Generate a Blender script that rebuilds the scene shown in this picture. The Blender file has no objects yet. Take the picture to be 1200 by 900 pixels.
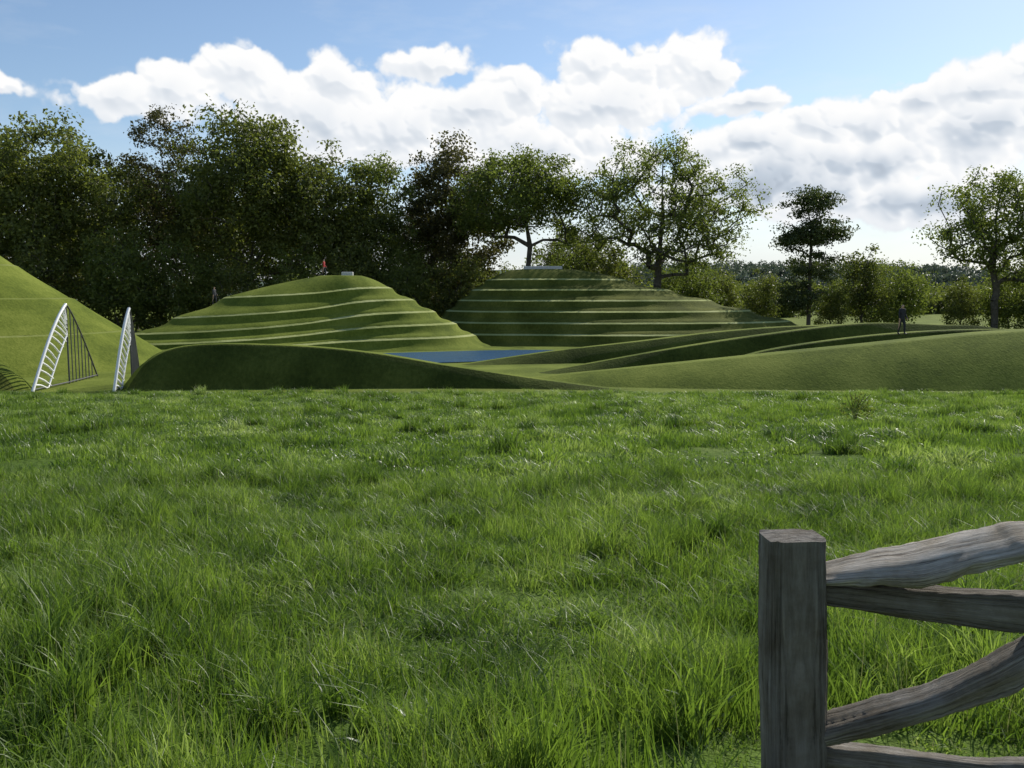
import bpy, math, random
import numpy as np
from mathutils import Vector
random.seed(7)
RNG = np.random.default_rng(11)
S = bpy.context.scene
COL = S.collection

# ------------------------------------------------------------------ helpers
def link(o, parent=None):
    COL.objects.link(o)
    if parent is not None:
        o.parent = parent
    return o

def mesh_np(name, V, F, mats=(), smooth=False, midx=None, F3=None):
    me = bpy.data.meshes.new(name)
    V = np.asarray(V, dtype=np.float32)
    F = np.asarray(F, dtype=np.int32).reshape(-1, 4) if F is not None and len(F) else np.zeros((0, 4), np.int32)
    T = np.asarray(F3, dtype=np.int32).reshape(-1, 3) if F3 is not None and len(F3) else np.zeros((0, 3), np.int32)
    me.vertices.add(len(V)); me.vertices.foreach_set('co', V.ravel())
    loops = np.concatenate([F.ravel(), T.ravel()])
    me.loops.add(len(loops)); me.loops.foreach_set('vertex_index', loops)
    n = len(F) + len(T)
    me.polygons.add(n)
    starts = np.concatenate([np.arange(len(F)) * 4, len(F) * 4 + np.arange(len(T)) * 3]).astype(np.int32)
    me.polygons.foreach_set('loop_start', starts)
    for m in mats: me.materials.append(m)
    if midx is not None: me.polygons.foreach_set('material_index', np.asarray(midx, np.int32))
    me.polygons.foreach_set('use_smooth', np.full(n, bool(smooth)))
    me.update(calc_edges=True); me.validate()
    return me

def obj(name, me, parent=None, loc=(0, 0, 0), rotz=0, do_link=True):
    o = bpy.data.objects.new(name, me); o.location = loc; o.rotation_euler[2] = rotz
    if do_link: link(o, parent)
    return o

def empty(name, loc=(0, 0, 0)):
    o = bpy.data.objects.new(name, None); o.location = loc; o.empty_display_size = .3
    return link(o)

def sstep(a, b, x):
    t = np.clip((x - a) / (b - a), 0, 1); return t * t * (3 - 2 * t)

def ground_z(x, y):
    x = np.asarray(x, float); y = np.asarray(y, float)
    z = np.where(y < 45, -0.0747 * y, -3.3615)
    z = z + .07 * np.sin(x * .9 + 1.3 * np.sin(y * .35)) * np.sin(y * .7 + .4) * (y < 44) * (np.abs(x) < 60)
    z = z + sstep(150, 420, y) * 2.0 + sstep(600, 2300, y) * (50 + 14 * np.sin(x / 330 + .6) + 6 * np.sin(x / 120 + 2))
    return z

# ------------------------------------------------------------------ materials
def new_mat(name):
    m = bpy.data.materials.new(name); m.use_nodes = True
    nt = m.node_tree; nt.nodes.clear()
    out = nt.nodes.new('ShaderNodeOutputMaterial')
    return m, nt, out

def N(nt, typ, **kw):
    n = nt.nodes.new(typ)
    for k, v in kw.items(): setattr(n, k, v)
    return n

def ramp(nt, stops):
    r = nt.nodes.new('ShaderNodeValToRGB')
    e = r.color_ramp.elements
    while len(e) < len(stops): e.new(.5)
    for i, (p, c) in enumerate(stops):
        e[i].position = p; e[i].color = (*c, 1)
    return r

def simple_mat(name, col, rough=.6, metal=0, noise=0.15, scale=8):
    m, nt, out = new_mat(name)
    b = N(nt, 'ShaderNodeBsdfPrincipled')
    tc = N(nt, 'ShaderNodeTexCoord'); nz = N(nt, 'ShaderNodeTexNoise'); nz.inputs['Scale'].default_value = scale
    nz.inputs['Detail'].default_value = 3
    nt.links.new(tc.outputs['Object'], nz.inputs['Vector'])
    c0 = tuple(max(0, c * (1 - noise)) for c in col); c1 = tuple(min(1, c * (1 + noise)) for c in col)
    r = ramp(nt, [(.3, c0), (.7, c1)])
    nt.links.new(nz.outputs['Fac'], r.inputs['Fac'])
    nt.links.new(r.outputs['Color'], b.inputs['Base Color'])
    b.inputs['Roughness'].default_value = rough; b.inputs['Metallic'].default_value = metal
    nt.links.new(b.outputs[0], out.inputs[0])
    return m

def turf_mat(name, dark, mid, light, bump=.5):
    m, nt, out = new_mat(name); L = nt.links.new
    b = N(nt, 'ShaderNodeBsdfPrincipled'); g = N(nt, 'ShaderNodeNewGeometry')
    n1 = N(nt, 'ShaderNodeTexNoise'); n1.inputs['Scale'].default_value = .3; n1.inputs['Detail'].default_value = 4
    n2 = N(nt, 'ShaderNodeTexNoise'); n2.inputs['Scale'].default_value = 3.0; n2.inputs['Detail'].default_value = 5; n2.inputs['Roughness'].default_value = .75
    L(g.outputs['Position'], n1.inputs['Vector']); L(g.outputs['Position'], n2.inputs['Vector'])
    mp = N(nt, 'ShaderNodeMapping'); mp.inputs['Scale'].default_value = (5, 5, 1.0)
    n3 = N(nt, 'ShaderNodeTexNoise'); n3.inputs['Scale'].default_value = 1.3; n3.inputs['Detail'].default_value = 3
    L(g.outputs['Position'], mp.inputs['Vector']); L(mp.outputs[0], n3.inputs['Vector'])
    a = N(nt, 'ShaderNodeMath', operation='MULTIPLY_ADD'); a.inputs[1].default_value = .60
    L(n1.outputs['Fac'], a.inputs[0])
    a2 = N(nt, 'ShaderNodeMath', operation='MULTIPLY_ADD'); a2.inputs[1].default_value = .25
    L(n2.outputs['Fac'], a2.inputs[0])
    a3 = N(nt, 'ShaderNodeMath', operation='MULTIPLY'); a3.inputs[1].default_value = .25
    L(n3.outputs['Fac'], a3.inputs[0]); L(a3.outputs[0], a2.inputs[2]); L(a2.outputs[0], a.inputs[2])
    r = ramp(nt, [(.42, dark), (.55, mid), (.67, light)])
    L(a.outputs[0], r.inputs['Fac']); L(r.outputs['Color'], b.inputs['Base Color'])
    b.inputs['Roughness'].default_value = .9
    b.inputs['Specular IOR Level'].default_value = .06
    n4 = N(nt, 'ShaderNodeTexNoise'); n4.inputs['Scale'].default_value = 7; n4.inputs['Detail'].default_value = 3; n4.inputs['Roughness'].default_value = .7
    L(g.outputs['Position'], n4.inputs['Vector'])
    bp = N(nt, 'ShaderNodeBump'); bp.inputs['Strength'].default_value = bump; bp.inputs['Distance'].default_value = .12
    L(n4.outputs['Fac'], bp.inputs['Height']); L(bp.outputs[0], b.inputs['Normal'])
    L(b.outputs[0], out.inputs[0])
    return m

def leaf_mat(name, cols, trans=.35, rough=.5, pos_scale=.25, tcol_gain=1.25, spec=.4, pos_amp=.8, oi_amp=.2, isl=.45):
    m, nt, out = new_mat(name); L = nt.links.new
    g = N(nt, 'ShaderNodeNewGeometry')
    nz = N(nt, 'ShaderNodeTexNoise'); nz.inputs['Scale'].default_value = pos_scale; nz.inputs['Detail'].default_value = 3
    L(g.outputs['Position'], nz.inputs['Vector'])
    oi = N(nt, 'ShaderNodeObjectInfo')
    a = N(nt, 'ShaderNodeMath', operation='MULTIPLY_ADD'); a.inputs[1].default_value = isl
    L(g.outputs['Random Per Island'], a.inputs[0])
    c = N(nt, 'ShaderNodeMath', operation='MULTIPLY_ADD'); c.inputs[1].default_value = pos_amp; c.inputs[2].default_value = .18 - pos_amp / 2
    L(nz.outputs['Fac'], c.inputs[0]); L(c.outputs[0], a.inputs[2])
    d = N(nt, 'ShaderNodeMath', operation='MULTIPLY_ADD'); d.inputs[1].default_value = oi_amp
    L(oi.outputs['Random'], d.inputs[0]); L(a.outputs[0], d.inputs[2])
    k = len(cols); r = ramp(nt, [(i / (k - 1), cc) for i, cc in enumerate(cols)])
    L(d.outputs[0], r.inputs['Fac'])
    b = N(nt, 'ShaderNodeBsdfPrincipled'); b.inputs['Roughness'].default_value = rough
    b.inputs['Specular IOR Level'].default_value = spec
    L(r.outputs['Color'], b.inputs['Base Color'])
    t = N(nt, 'ShaderNodeBsdfTranslucent')
    mul = N(nt, 'ShaderNodeMix', data_type='RGBA', blend_type='MULTIPLY'); mul.inputs['Factor'].default_value = 1
    L(r.outputs['Color'], mul.inputs[6]); mul.inputs[7].default_value = (tcol_gain * 1.05, tcol_gain * 1.12, tcol_gain * .65, 1)
    L(mul.outputs[2], t.inputs['Color'])
    mx = N(nt, 'ShaderNodeMixShader'); mx.inputs[0].default_value = trans
    L(b.outputs[0], mx.inputs[1]); L(t.outputs[0], mx.inputs[2]); L(mx.outputs[0], out.inputs[0])
    return m

M_turf = turf_mat('mown_turf', (.080, .108, .016), (.135, .168, .026), (.19, .22, .040), bump=.35)
M_turf_d = turf_mat('shaded_turf', (.038, .052, .010), (.064, .082, .016), (.10, .12, .026), bump=.7)  # shade on the bank fronts put into a darker turf colour
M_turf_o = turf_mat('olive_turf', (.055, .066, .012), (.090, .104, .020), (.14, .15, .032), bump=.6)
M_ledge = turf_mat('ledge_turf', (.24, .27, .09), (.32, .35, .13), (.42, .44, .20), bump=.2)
M_soil = turf_mat('meadow_ground', (.05, .085, .012), (.08, .13, .02), (.12, .17, .035), bump=.8)
M_hill = turf_mat('hazy_hillside', (.055, .08, .06), (.08, .11, .075), (.12, .15, .095), bump=.0)  # aerial haze put into the bluish base colour
M_leaf = leaf_mat('broadleaf_foliage', [(.044, .054, .015), (.092, .11, .026), (.16, .18, .044), (.24, .255, .07)], trans=.46)
M_leaf_d = leaf_mat('dark_foliage', [(.036, .037, .014), (.078, .074, .026), (.135, .124, .044)], trans=.40)
M_leaf_l = leaf_mat('spring_foliage', [(.075, .10, .024), (.14, .17, .038), (.21, .24, .068)], trans=.5)
M_pine = leaf_mat('pine_foliage', [(.032, .048, .016), (.065, .086, .026), (.105, .125, .04)], trans=.3)
M_bark = simple_mat('bark', (.075, .065, .05), .9, noise=.4, scale=3)
GC = [(.050, .092, .016), (.105, .168, .026), (.185, .262, .048), (.33, .39, .16)]
M_grass = leaf_mat('meadow_grass_blades', GC, trans=.48, rough=.44, pos_scale=1.1, tcol_gain=1.32, spec=.42, pos_amp=1.7, oi_amp=.25, isl=.35)
M_grass_far = leaf_mat('meadow_grass_blades_b', GC, trans=.48, rough=.40, pos_scale=.55, tcol_gain=1.3, spec=.5, pos_amp=2.2, oi_amp=.3, isl=.3)
M_weed = leaf_mat('broad_weed_leaf', [(.07, .12, .055), (.12, .18, .08), (.19, .25, .13)], trans=.35, rough=.42, pos_scale=1, spec=.5)
M_stalk = leaf_mat('dry_stalk', [(.28, .28, .14), (.42, .40, .24)], trans=.3, rough=.5)

def wood_mat(name, g=1.0):
    m, nt, out = new_mat(name); L = nt.links.new
    tc = N(nt, 'ShaderNodeTexCoord'); uv = N(nt, 'ShaderNodeUVMap')
    mp = N(nt, 'ShaderNodeMapping'); mp.inputs['Scale'].default_value = (3.0, 60, 1)
    L(uv.outputs[0], mp.inputs[0])
    n = N(nt, 'ShaderNodeTexNoise'); n.inputs['Scale'].default_value = 1.0; n.inputs['Detail'].default_value = 9; n.inputs['Roughness'].default_value = .72; n.inputs['Distortion'].default_value = .5
    L(mp.outputs[0], n.inputs['Vector'])
    n2 = N(nt, 'ShaderNodeTexNoise'); n2.inputs['Scale'].default_value = 6; n2.inputs['Detail'].default_value = 6; n2.inputs['Roughness'].default_value = .65
    L(tc.outputs['Object'], n2.inputs['Vector'])
    r = ramp(nt, [(.35, (.06 * g, .051 * g, .040 * g)), (.43, (.20 * g, .182 * g, .155 * g)), (.58, (.30 * g, .279 * g, .245 * g)), (.75, (.42 * g, .395 * g, .35 * g))])
    L(n.outputs['Fac'], r.inputs['Fac'])
    r2 = ramp(nt, [(.35, (.66, .61, .53)), (.62, (1, 1, 1))])
    L(n2.outputs['Fac'], r2.inputs['Fac'])
    mul = N(nt, 'ShaderNodeMix', data_type='RGBA', blend_type='MULTIPLY'); mul.inputs['Factor'].default_value = 1
    L(r.outputs[0], mul.inputs[6]); L(r2.outputs[0], mul.inputs[7])
    b = N(nt, 'ShaderNodeBsdfPrincipled'); b.inputs['Roughness'].default_value = .85
    b.inputs['Specular IOR Level'].default_value = .15
    L(mul.outputs[2], b.inputs['Base Color'])
    bp = N(nt, 'ShaderNodeBump'); bp.inputs['Strength'].default_value = 1; bp.inputs['Distance'].default_value = .016
    L(n.outputs['Fac'], bp.inputs['Height']); L(bp.outputs[0], b.inputs['Normal'])
    L(b.outputs[0], out.inputs[0]); return m
M_wood = wood_mat('weathered_oak', .78); M_wood_m = wood_mat('silvered_oak', 1.2); M_wood_l = wood_mat('sunlit_split_oak', 1.9)  # one oak, brightness varied; sun on the top rail put into its paler colour
M_white = simple_mat('white_painted_steel', (.82, .82, .80), .35, noise=.05)
M_steel = simple_mat('shaded_steel', (.08, .08, .08), .5)  # shadow on the far side of the railings put into a dark colour
M_stone = simple_mat('pale_stone', (.55, .55, .53), .7)

# ------------------------------------------------------------------ ground sheet
def build_ground():
    xs = np.concatenate([-np.geomspace(5000, 60, 26)[:-1], np.linspace(-60, 60, 121), np.geomspace(60, 5000, 26)[1:]])
    ys = np.concatenate([-np.geomspace(400, 12, 8)[:-1], np.linspace(-12, 150, 163), np.geomspace(150, 6000, 44)[1:]])
    X, Y = np.meshgrid(xs, ys); Z = ground_z(X, Y)
    V = np.stack([X, Y, Z], -1).reshape(-1, 3)
    nx, ny = len(xs), len(ys)
    i = np.arange(nx - 1)[None, :] + nx * np.arange(ny - 1)[:, None]; i = i.ravel()
    F = np.stack([i, i + 1, i + nx + 1, i + nx], -1)
    yc = V[F].mean(1)[:, 1]
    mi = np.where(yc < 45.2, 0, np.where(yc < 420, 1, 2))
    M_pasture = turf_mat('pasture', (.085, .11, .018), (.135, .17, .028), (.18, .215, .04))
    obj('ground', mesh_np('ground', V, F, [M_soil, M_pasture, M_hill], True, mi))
build_ground()

# ------------------------------------------------------------------ landforms
def cat(P, n):
    P = np.asarray(P, float); out = []
    Q = np.vstack([2 * P[0] - P[1], P, 2 * P[-1] - P[-2]])
    for i in range(1, len(Q) - 2):
        t = np.linspace(0, 1, n, endpoint=False)[:, None]
        a, b, c, d = Q[i - 1], Q[i], Q[i + 1], Q[i + 2]
        out.append(.5 * ((2 * b) + (-a + c) * t + (2 * a - 5 * b + 4 * c - d) * t ** 2 + (-a + 3 * b - 3 * c + d) * t ** 3))
    out.append(P[-1][None]); return np.vstack(out)

def ridge(name, pts, n=26, mat=None):
    C = cat(pts, n); T = np.gradient(C[:, :2], axis=0); T /= np.linalg.norm(T, axis=1)[:, None] + 1e-9
    R = np.stack([T[:, 1], -T[:, 0]], -1)
    ts = np.concatenate([np.linspace(-1, -.14, 14), np.linspace(-.10, .25, 6), np.linspace(.35, 1, 10)])
    V = []
    for t in ts:
        w = np.where(t < 0, C[:, 3], C[:, 4])
        off = -t * w
        if t < 0: a = np.clip((abs(t) - .10) / .9, 0, 1)
        else: a = np.clip((t - .30) / .70, 0, 1)
        h = 1 - a; h = min(1, h + .09 * math.sin(math.pi * h)) if a > 0 else 1
        xy = C[:, :2] + R * off[:, None]
        zg = ground_z(xy[:, 0], xy[:, 1])
        zt = np.maximum(C[:, 2], -3.5)
        z = zg - .05 + (zt - zg + .05) * h
        V.append(np.column_stack([xy, z]))
    V = np.stack(V, 1); m, k = V.shape[:2]
    i = (np.arange(k - 1)[None] + k * np.arange(m - 1)[:, None]).ravel()
    F = np.stack([i, i + 1, i + k + 1, i + k], -1)[:, ::-1]
    jj = np.tile(np.arange(k - 1), m - 1)
    mi = np.where(jj < 14, 0, 1)  # front slope takes mat, which carries the bank's shade in its colour
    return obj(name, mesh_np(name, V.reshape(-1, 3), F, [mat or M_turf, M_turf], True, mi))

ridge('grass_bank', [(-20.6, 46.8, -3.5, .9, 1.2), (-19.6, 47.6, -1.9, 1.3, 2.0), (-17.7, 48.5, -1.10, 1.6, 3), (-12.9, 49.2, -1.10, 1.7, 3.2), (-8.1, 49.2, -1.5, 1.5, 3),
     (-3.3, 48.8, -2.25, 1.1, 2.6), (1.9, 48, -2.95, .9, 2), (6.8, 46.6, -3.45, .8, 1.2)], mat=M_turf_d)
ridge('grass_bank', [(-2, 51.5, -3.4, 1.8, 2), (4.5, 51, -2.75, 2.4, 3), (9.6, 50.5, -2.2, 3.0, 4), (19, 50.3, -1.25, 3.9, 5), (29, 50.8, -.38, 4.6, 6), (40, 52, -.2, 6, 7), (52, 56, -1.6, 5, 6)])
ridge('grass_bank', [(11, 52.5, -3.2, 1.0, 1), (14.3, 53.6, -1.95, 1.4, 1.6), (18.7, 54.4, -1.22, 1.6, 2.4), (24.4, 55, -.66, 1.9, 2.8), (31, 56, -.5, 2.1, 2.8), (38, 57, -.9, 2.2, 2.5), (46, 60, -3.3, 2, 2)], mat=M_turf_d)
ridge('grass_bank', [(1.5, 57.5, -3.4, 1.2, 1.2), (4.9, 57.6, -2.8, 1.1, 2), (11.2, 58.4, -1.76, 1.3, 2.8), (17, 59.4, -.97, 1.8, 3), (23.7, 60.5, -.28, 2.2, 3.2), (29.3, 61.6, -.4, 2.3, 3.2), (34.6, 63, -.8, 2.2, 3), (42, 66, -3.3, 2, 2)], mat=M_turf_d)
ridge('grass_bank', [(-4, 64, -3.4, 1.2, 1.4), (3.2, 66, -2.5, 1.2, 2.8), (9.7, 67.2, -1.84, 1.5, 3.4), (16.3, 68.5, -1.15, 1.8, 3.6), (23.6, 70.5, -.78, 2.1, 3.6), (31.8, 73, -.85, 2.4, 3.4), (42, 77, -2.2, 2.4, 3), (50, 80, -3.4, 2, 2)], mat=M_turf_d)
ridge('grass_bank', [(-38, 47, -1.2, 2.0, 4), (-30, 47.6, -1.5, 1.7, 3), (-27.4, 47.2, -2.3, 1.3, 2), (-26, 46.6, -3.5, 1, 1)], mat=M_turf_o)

def mound(name, cx, cy, ztop, zb, Rt, pt, nl, rtop, ledge_w=.75, ramp_a=.8, lip=.12, lm=None, bump=-.10, tm=None):
    K = 288; th = np.linspace(0, 2 * np.pi, K, endpoint=False)
    def per(tab):
        a = np.array([x[0] for x in tab], float) * np.pi / 180; v = np.array([x[1] for x in tab], float)
        a3 = np.concatenate([a - 2 * np.pi, a, a + 2 * np.pi]); v3 = np.tile(v, 3)
        r = np.interp(th, a3, v3); k = np.hanning(41); k /= k.sum()
        return np.convolve(np.tile(r, 3), k, 'same')[K:2 * K]
    R = per(Rt); P = per(pt)
    R = R * (1 + .012 * np.sin(5 * th + 1) + .008 * np.sin(11 * th))
    H = ztop - zb
    def rad(u): return rtop + (R - rtop) * np.clip(1 - u, 0, 1) ** (1 / P)
    left = (.5 - .5 * np.cos(th)) ** 1.6
    def zz(u): return zb + H * u - ramp_a * left * math.sin(math.pi * min(max(u, 0), 1))
    bands = []
    prev = (rad(0.0) + .2, zz(0) - .1)
    us = [(k / nl) for k in range(1, nl + 1)]
    for k, u in enumerate(us):
        last = (k == nl - 1)
        lw = ledge_w * (1 + .35 * np.sin(th * 3 + k * 2.1) * .6)
        r_out = rad(u) + (0 if last else lw * .5); z_out = zz(u) - (0 if last else lip)
        rows = [prev]
        for j in range(1, 9):
            f = j / 8
            rm = prev[0] + (r_out - prev[0]) * f
            zm = prev[1] + (z_out - prev[1]) * f + (bump * math.sin(math.pi * f ** 1.9) if not last else .12 * math.sin(math.pi * f))
            rows.append((rm, zm))
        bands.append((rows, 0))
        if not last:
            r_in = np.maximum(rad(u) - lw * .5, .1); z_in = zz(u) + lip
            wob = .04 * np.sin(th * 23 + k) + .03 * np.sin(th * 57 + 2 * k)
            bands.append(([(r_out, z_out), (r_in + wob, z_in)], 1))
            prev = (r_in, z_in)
    V = []; F = []; MI = []; base = 0
    c, s = np.cos(th), np.sin(th)
    for rows, mi in bands:
        for (r, z) in rows:
            V.append(np.column_stack([cx + r * c, cy + r * s, np.broadcast_to(z, r.shape)]))
        m = len(rows)
        for j in range(m - 1):
            a = base + j * K + np.arange(K); b = base + j * K + (np.arange(K) + 1) % K
            F.append(np.stack([a, b, b + K, a + K], -1)); MI.append(np.full(K, mi))
        base += m * K
    top0 = base - K
    V = np.vstack(V); V = np.vstack([V, [[cx, cy, ztop + .03]]]); ci = len(V) - 1
    a = top0 + np.arange(K); b = top0 + (np.arange(K) + 1) % K
    T = np.stack([a, b, np.full(K, ci)], -1)
    F = np.vstack(F); MI = np.concatenate(MI + [np.zeros(K)])
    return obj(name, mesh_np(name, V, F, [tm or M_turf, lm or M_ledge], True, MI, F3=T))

mound('terraced_mound', -16.6, 87, 3.5, -3.4, [(0, 15), (45, 12), (90, 12), (135, 16), (180, 28), (205, 28), (225, 22), (250, 13), (270, 9.0), (300, 9.5), (330, 13)],
      [(0, 1.15), (90, 1.2), (180, 1.8), (225, 1.55), (270, 1.15), (315, 1.1)], 6, 2.0, ledge_w=.40, ramp_a=2.0, lip=.08, bump=-.28)
mound('terraced_mound', 3.6, 99, 4.4, -3.4, [(0, 38), (20, 30), (45, 20), (90, 15), (135, 13), (180, 14.5), (225, 14), (270, 12.0), (310, 16.5), (340, 30)],
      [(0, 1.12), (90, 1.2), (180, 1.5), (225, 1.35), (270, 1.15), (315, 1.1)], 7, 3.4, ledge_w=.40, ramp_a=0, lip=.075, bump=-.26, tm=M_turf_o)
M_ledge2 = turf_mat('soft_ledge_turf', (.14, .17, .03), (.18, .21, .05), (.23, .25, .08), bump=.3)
mound('terraced_mound', -42.5, 65, 6.2, -3.4, [(0, 17.5), (45, 15), (90, 15), (180, 20), (270, 16), (315, 17)], [(0, 1.0), (180, 1)], 4, 2.2, ledge_w=.35, ramp_a=0, lip=.05, lm=M_ledge2, bump=-.06)

def slab(x, y, z, sx, sy, sz):
    bpy.ops.mesh.primitive_cube_add(size=1, location=(x, y, z + sz / 2)); o = bpy.context.object
    o.name = 'stone_bench'; o.scale = (sx, sy, sz); bpy.ops.object.transform_apply(scale=True, location=False)
    md = o.modifiers.new('b', 'BEVEL'); md.width = .05; md.segments = 2
    o.data.materials.append(M_stone)
slab(3.4, 98.4, 4.35, 4.2, 1.2, .42); slab(-15.9, 86.4, 3.45, 1.1, .5, .4)

# ------------------------------------------------------------------ water
def water():
    m, nt, out = new_mat('pond_water'); L = nt.links.new
    b = N(nt, 'ShaderNodeBsdfPrincipled'); b.inputs['Base Color'].default_value = (.04, .10, .18, 1)
    b.inputs['Roughness'].default_value = .26; b.inputs['IOR'].default_value = 1.33
    g = N(nt, 'ShaderNodeNewGeometry'); n = N(nt, 'ShaderNodeTexNoise'); n.inputs['Scale'].default_value = 2.0; n.inputs['Detail'].default_value = 4
    mp = N(nt, 'ShaderNodeMapping'); mp.inputs['Scale'].default_value = (.5, 1.3, 1)
    L(g.outputs['Position'], mp.inputs[0]); L(mp.outputs[0], n.inputs['Vector'])
    bp = N(nt, 'ShaderNodeBump'); bp.inputs['Strength'].default_value = 1; bp.inputs['Distance'].default_value = .2
    L(n.outputs['Fac'], bp.inputs['Height']); L(bp.outputs[0], b.inputs['Normal']); L(b.outputs[0], out.inputs[0])
    K = 96; t = np.linspace(0, 2 * np.pi, K, endpoint=False)
    r = 1 + .12 * np.sin(2 * t + .5) + .06 * np.sin(3 * t)
    V = np.column_stack([-4.5 + 10.5 * r * np.cos(t), 72.5 + 7.0 * r * np.sin(t) + .25 * 10 * np.cos(t), np.full(K, -3.30)])
    V = np.vstack([V, [[-4.5, 72, -3.30]]])
    T = np.stack([np.arange(K), (np.arange(K) + 1) % K, np.full(K, K)], -1)
    obj('pond_water', mesh_np('pond', V, [], [m], False, F3=T))
water()

# ------------------------------------------------------------------ tubes
def tube_mesh(polys, name, mat, sides=8):
    V = []; F = []; base = 0
    for P, r in polys:
        P = np.asarray(P, float); n = len(P); r = np.broadcast_to(r, (n,))
        T = np.gradient(P, axis=0); T /= np.linalg.norm(T, axis=1)[:, None] + 1e-9
        ref = np.array([0, 0, 1.]) if abs(T[0][2]) < .9 else np.array([1., 0, 0])
        A = np.cross(T, ref); A /= np.linalg.norm(A, axis=1)[:, None] + 1e-9; B = np.cross(T, A)
        a = np.linspace(0, 2 * np.pi, sides, endpoint=False)
        ring = P[:, None] + r[:, None, None] * (A[:, None] * np.cos(a)[None, :, None] + B[:, None] * np.sin(a)[None, :, None])
        V.append(ring.reshape(-1, 3))
        for j in range(n - 1):
            i0 = base + j * sides + np.arange(sides); i1 = base + j * sides + (np.arange(sides) + 1) % sides
            F.append(np.stack([i0, i1, i1 + sides, i0 + sides], -1))
        base += n * sides
    return mesh_np(name, np.vstack(V), np.vstack(F), [mat], True)

def railing(p0, pa, p1, H):
    root = empty('bridge_railing', (p0[0], p0[1], -3.36))
    o = np.array([p0[0], p0[1], -3.36])
    p0, pa, p1 = [np.array([*p, -3.36]) for p in (p0, pa, p1)]
    def floor(t):
        return p0 + (pa - p0) * t if t <= 1 else pa + (p1 - pa) * (t - 1)
    def top(t):
        h = H * (math.sin(math.pi / 2 * min(t, 1)) * .45 + .55 * t) if t <= 1 else H * (1 - (t - 1) ** 1.25)
        return floor(t) + np.array([0, 0, h])
    arch = [top(t) - o for t in np.linspace(0, 1, 24)]
    obj('arched_rail', tube_mesh([(arch, .085)], 'arched_rail', M_white), root)
    arch2 = [top(t) - o for t in np.linspace(1, 2, 20)]
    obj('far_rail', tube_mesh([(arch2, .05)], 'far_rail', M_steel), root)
    bars = []
    for k in range(14):
        t = .06 + .88 * k / 13
        h = top(t)[2] + 3.36
        t2 = min(.99, t + .30 + .05 * math.sin(k)); a = top(t) - o
        b = floor(t2) - o + np.array([0, 0, h * .84 - .12 * H * (1 - t)])
        b[2] = max(b[2], .05); mid = (a + b) / 2 + np.array([0, 0, .06])
        bars.append((cat([a, mid, b], 5), .055))
    obj('louvre_bars', tube_mesh(bars, 'louvre_bars', M_white, 6), root)
    inner = [floor(min(.99, t + .30)) - o + np.array([0, 0, max(.05, (top(t)[2] + 3.36) * .84 - .12 * H * (1 - t))]) for t in np.linspace(.06, .94, 16)]
    obj('inner_rail', tube_mesh([(inner, .05)], 'inner_rail', M_white), root)
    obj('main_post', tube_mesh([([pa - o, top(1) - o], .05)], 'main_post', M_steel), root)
    low = [floor(t) - o + np.array([0, 0, .10]) for t in (0, .5, 1, 1.5, 2)]
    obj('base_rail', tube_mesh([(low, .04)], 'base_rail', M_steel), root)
    vb = []
    for k in range(7):
        t = 1.12 + .80 * k / 7
        vb.append(([floor(t) - o, (floor(t) + top(t)) / 2 - o, top(t) - o], .03))
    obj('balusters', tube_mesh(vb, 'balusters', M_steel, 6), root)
railing((-24.95, 45.9), (-25.2, 50.3), (-25.7, 54.8), 4.5)
railing((-20.75, 46.0), (-20.9, 48.6), (-21.6, 51.4), 4.3)

# ------------------------------------------------------------------ timber fence
def vnoise(seed):
    r = np.random.default_rng(seed); f = r.uniform(1, 7, (8, 2)); p = r.uniform(0, 6.28, 8); a = 1 / (1 + f.sum(1)); a /= a.sum()
    return lambda u, v: sum(a[i] * np.sin(f[i, 0] * u * 2.2 + np.round(f[i, 1]) * v + p[i]) for i in range(8))

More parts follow.
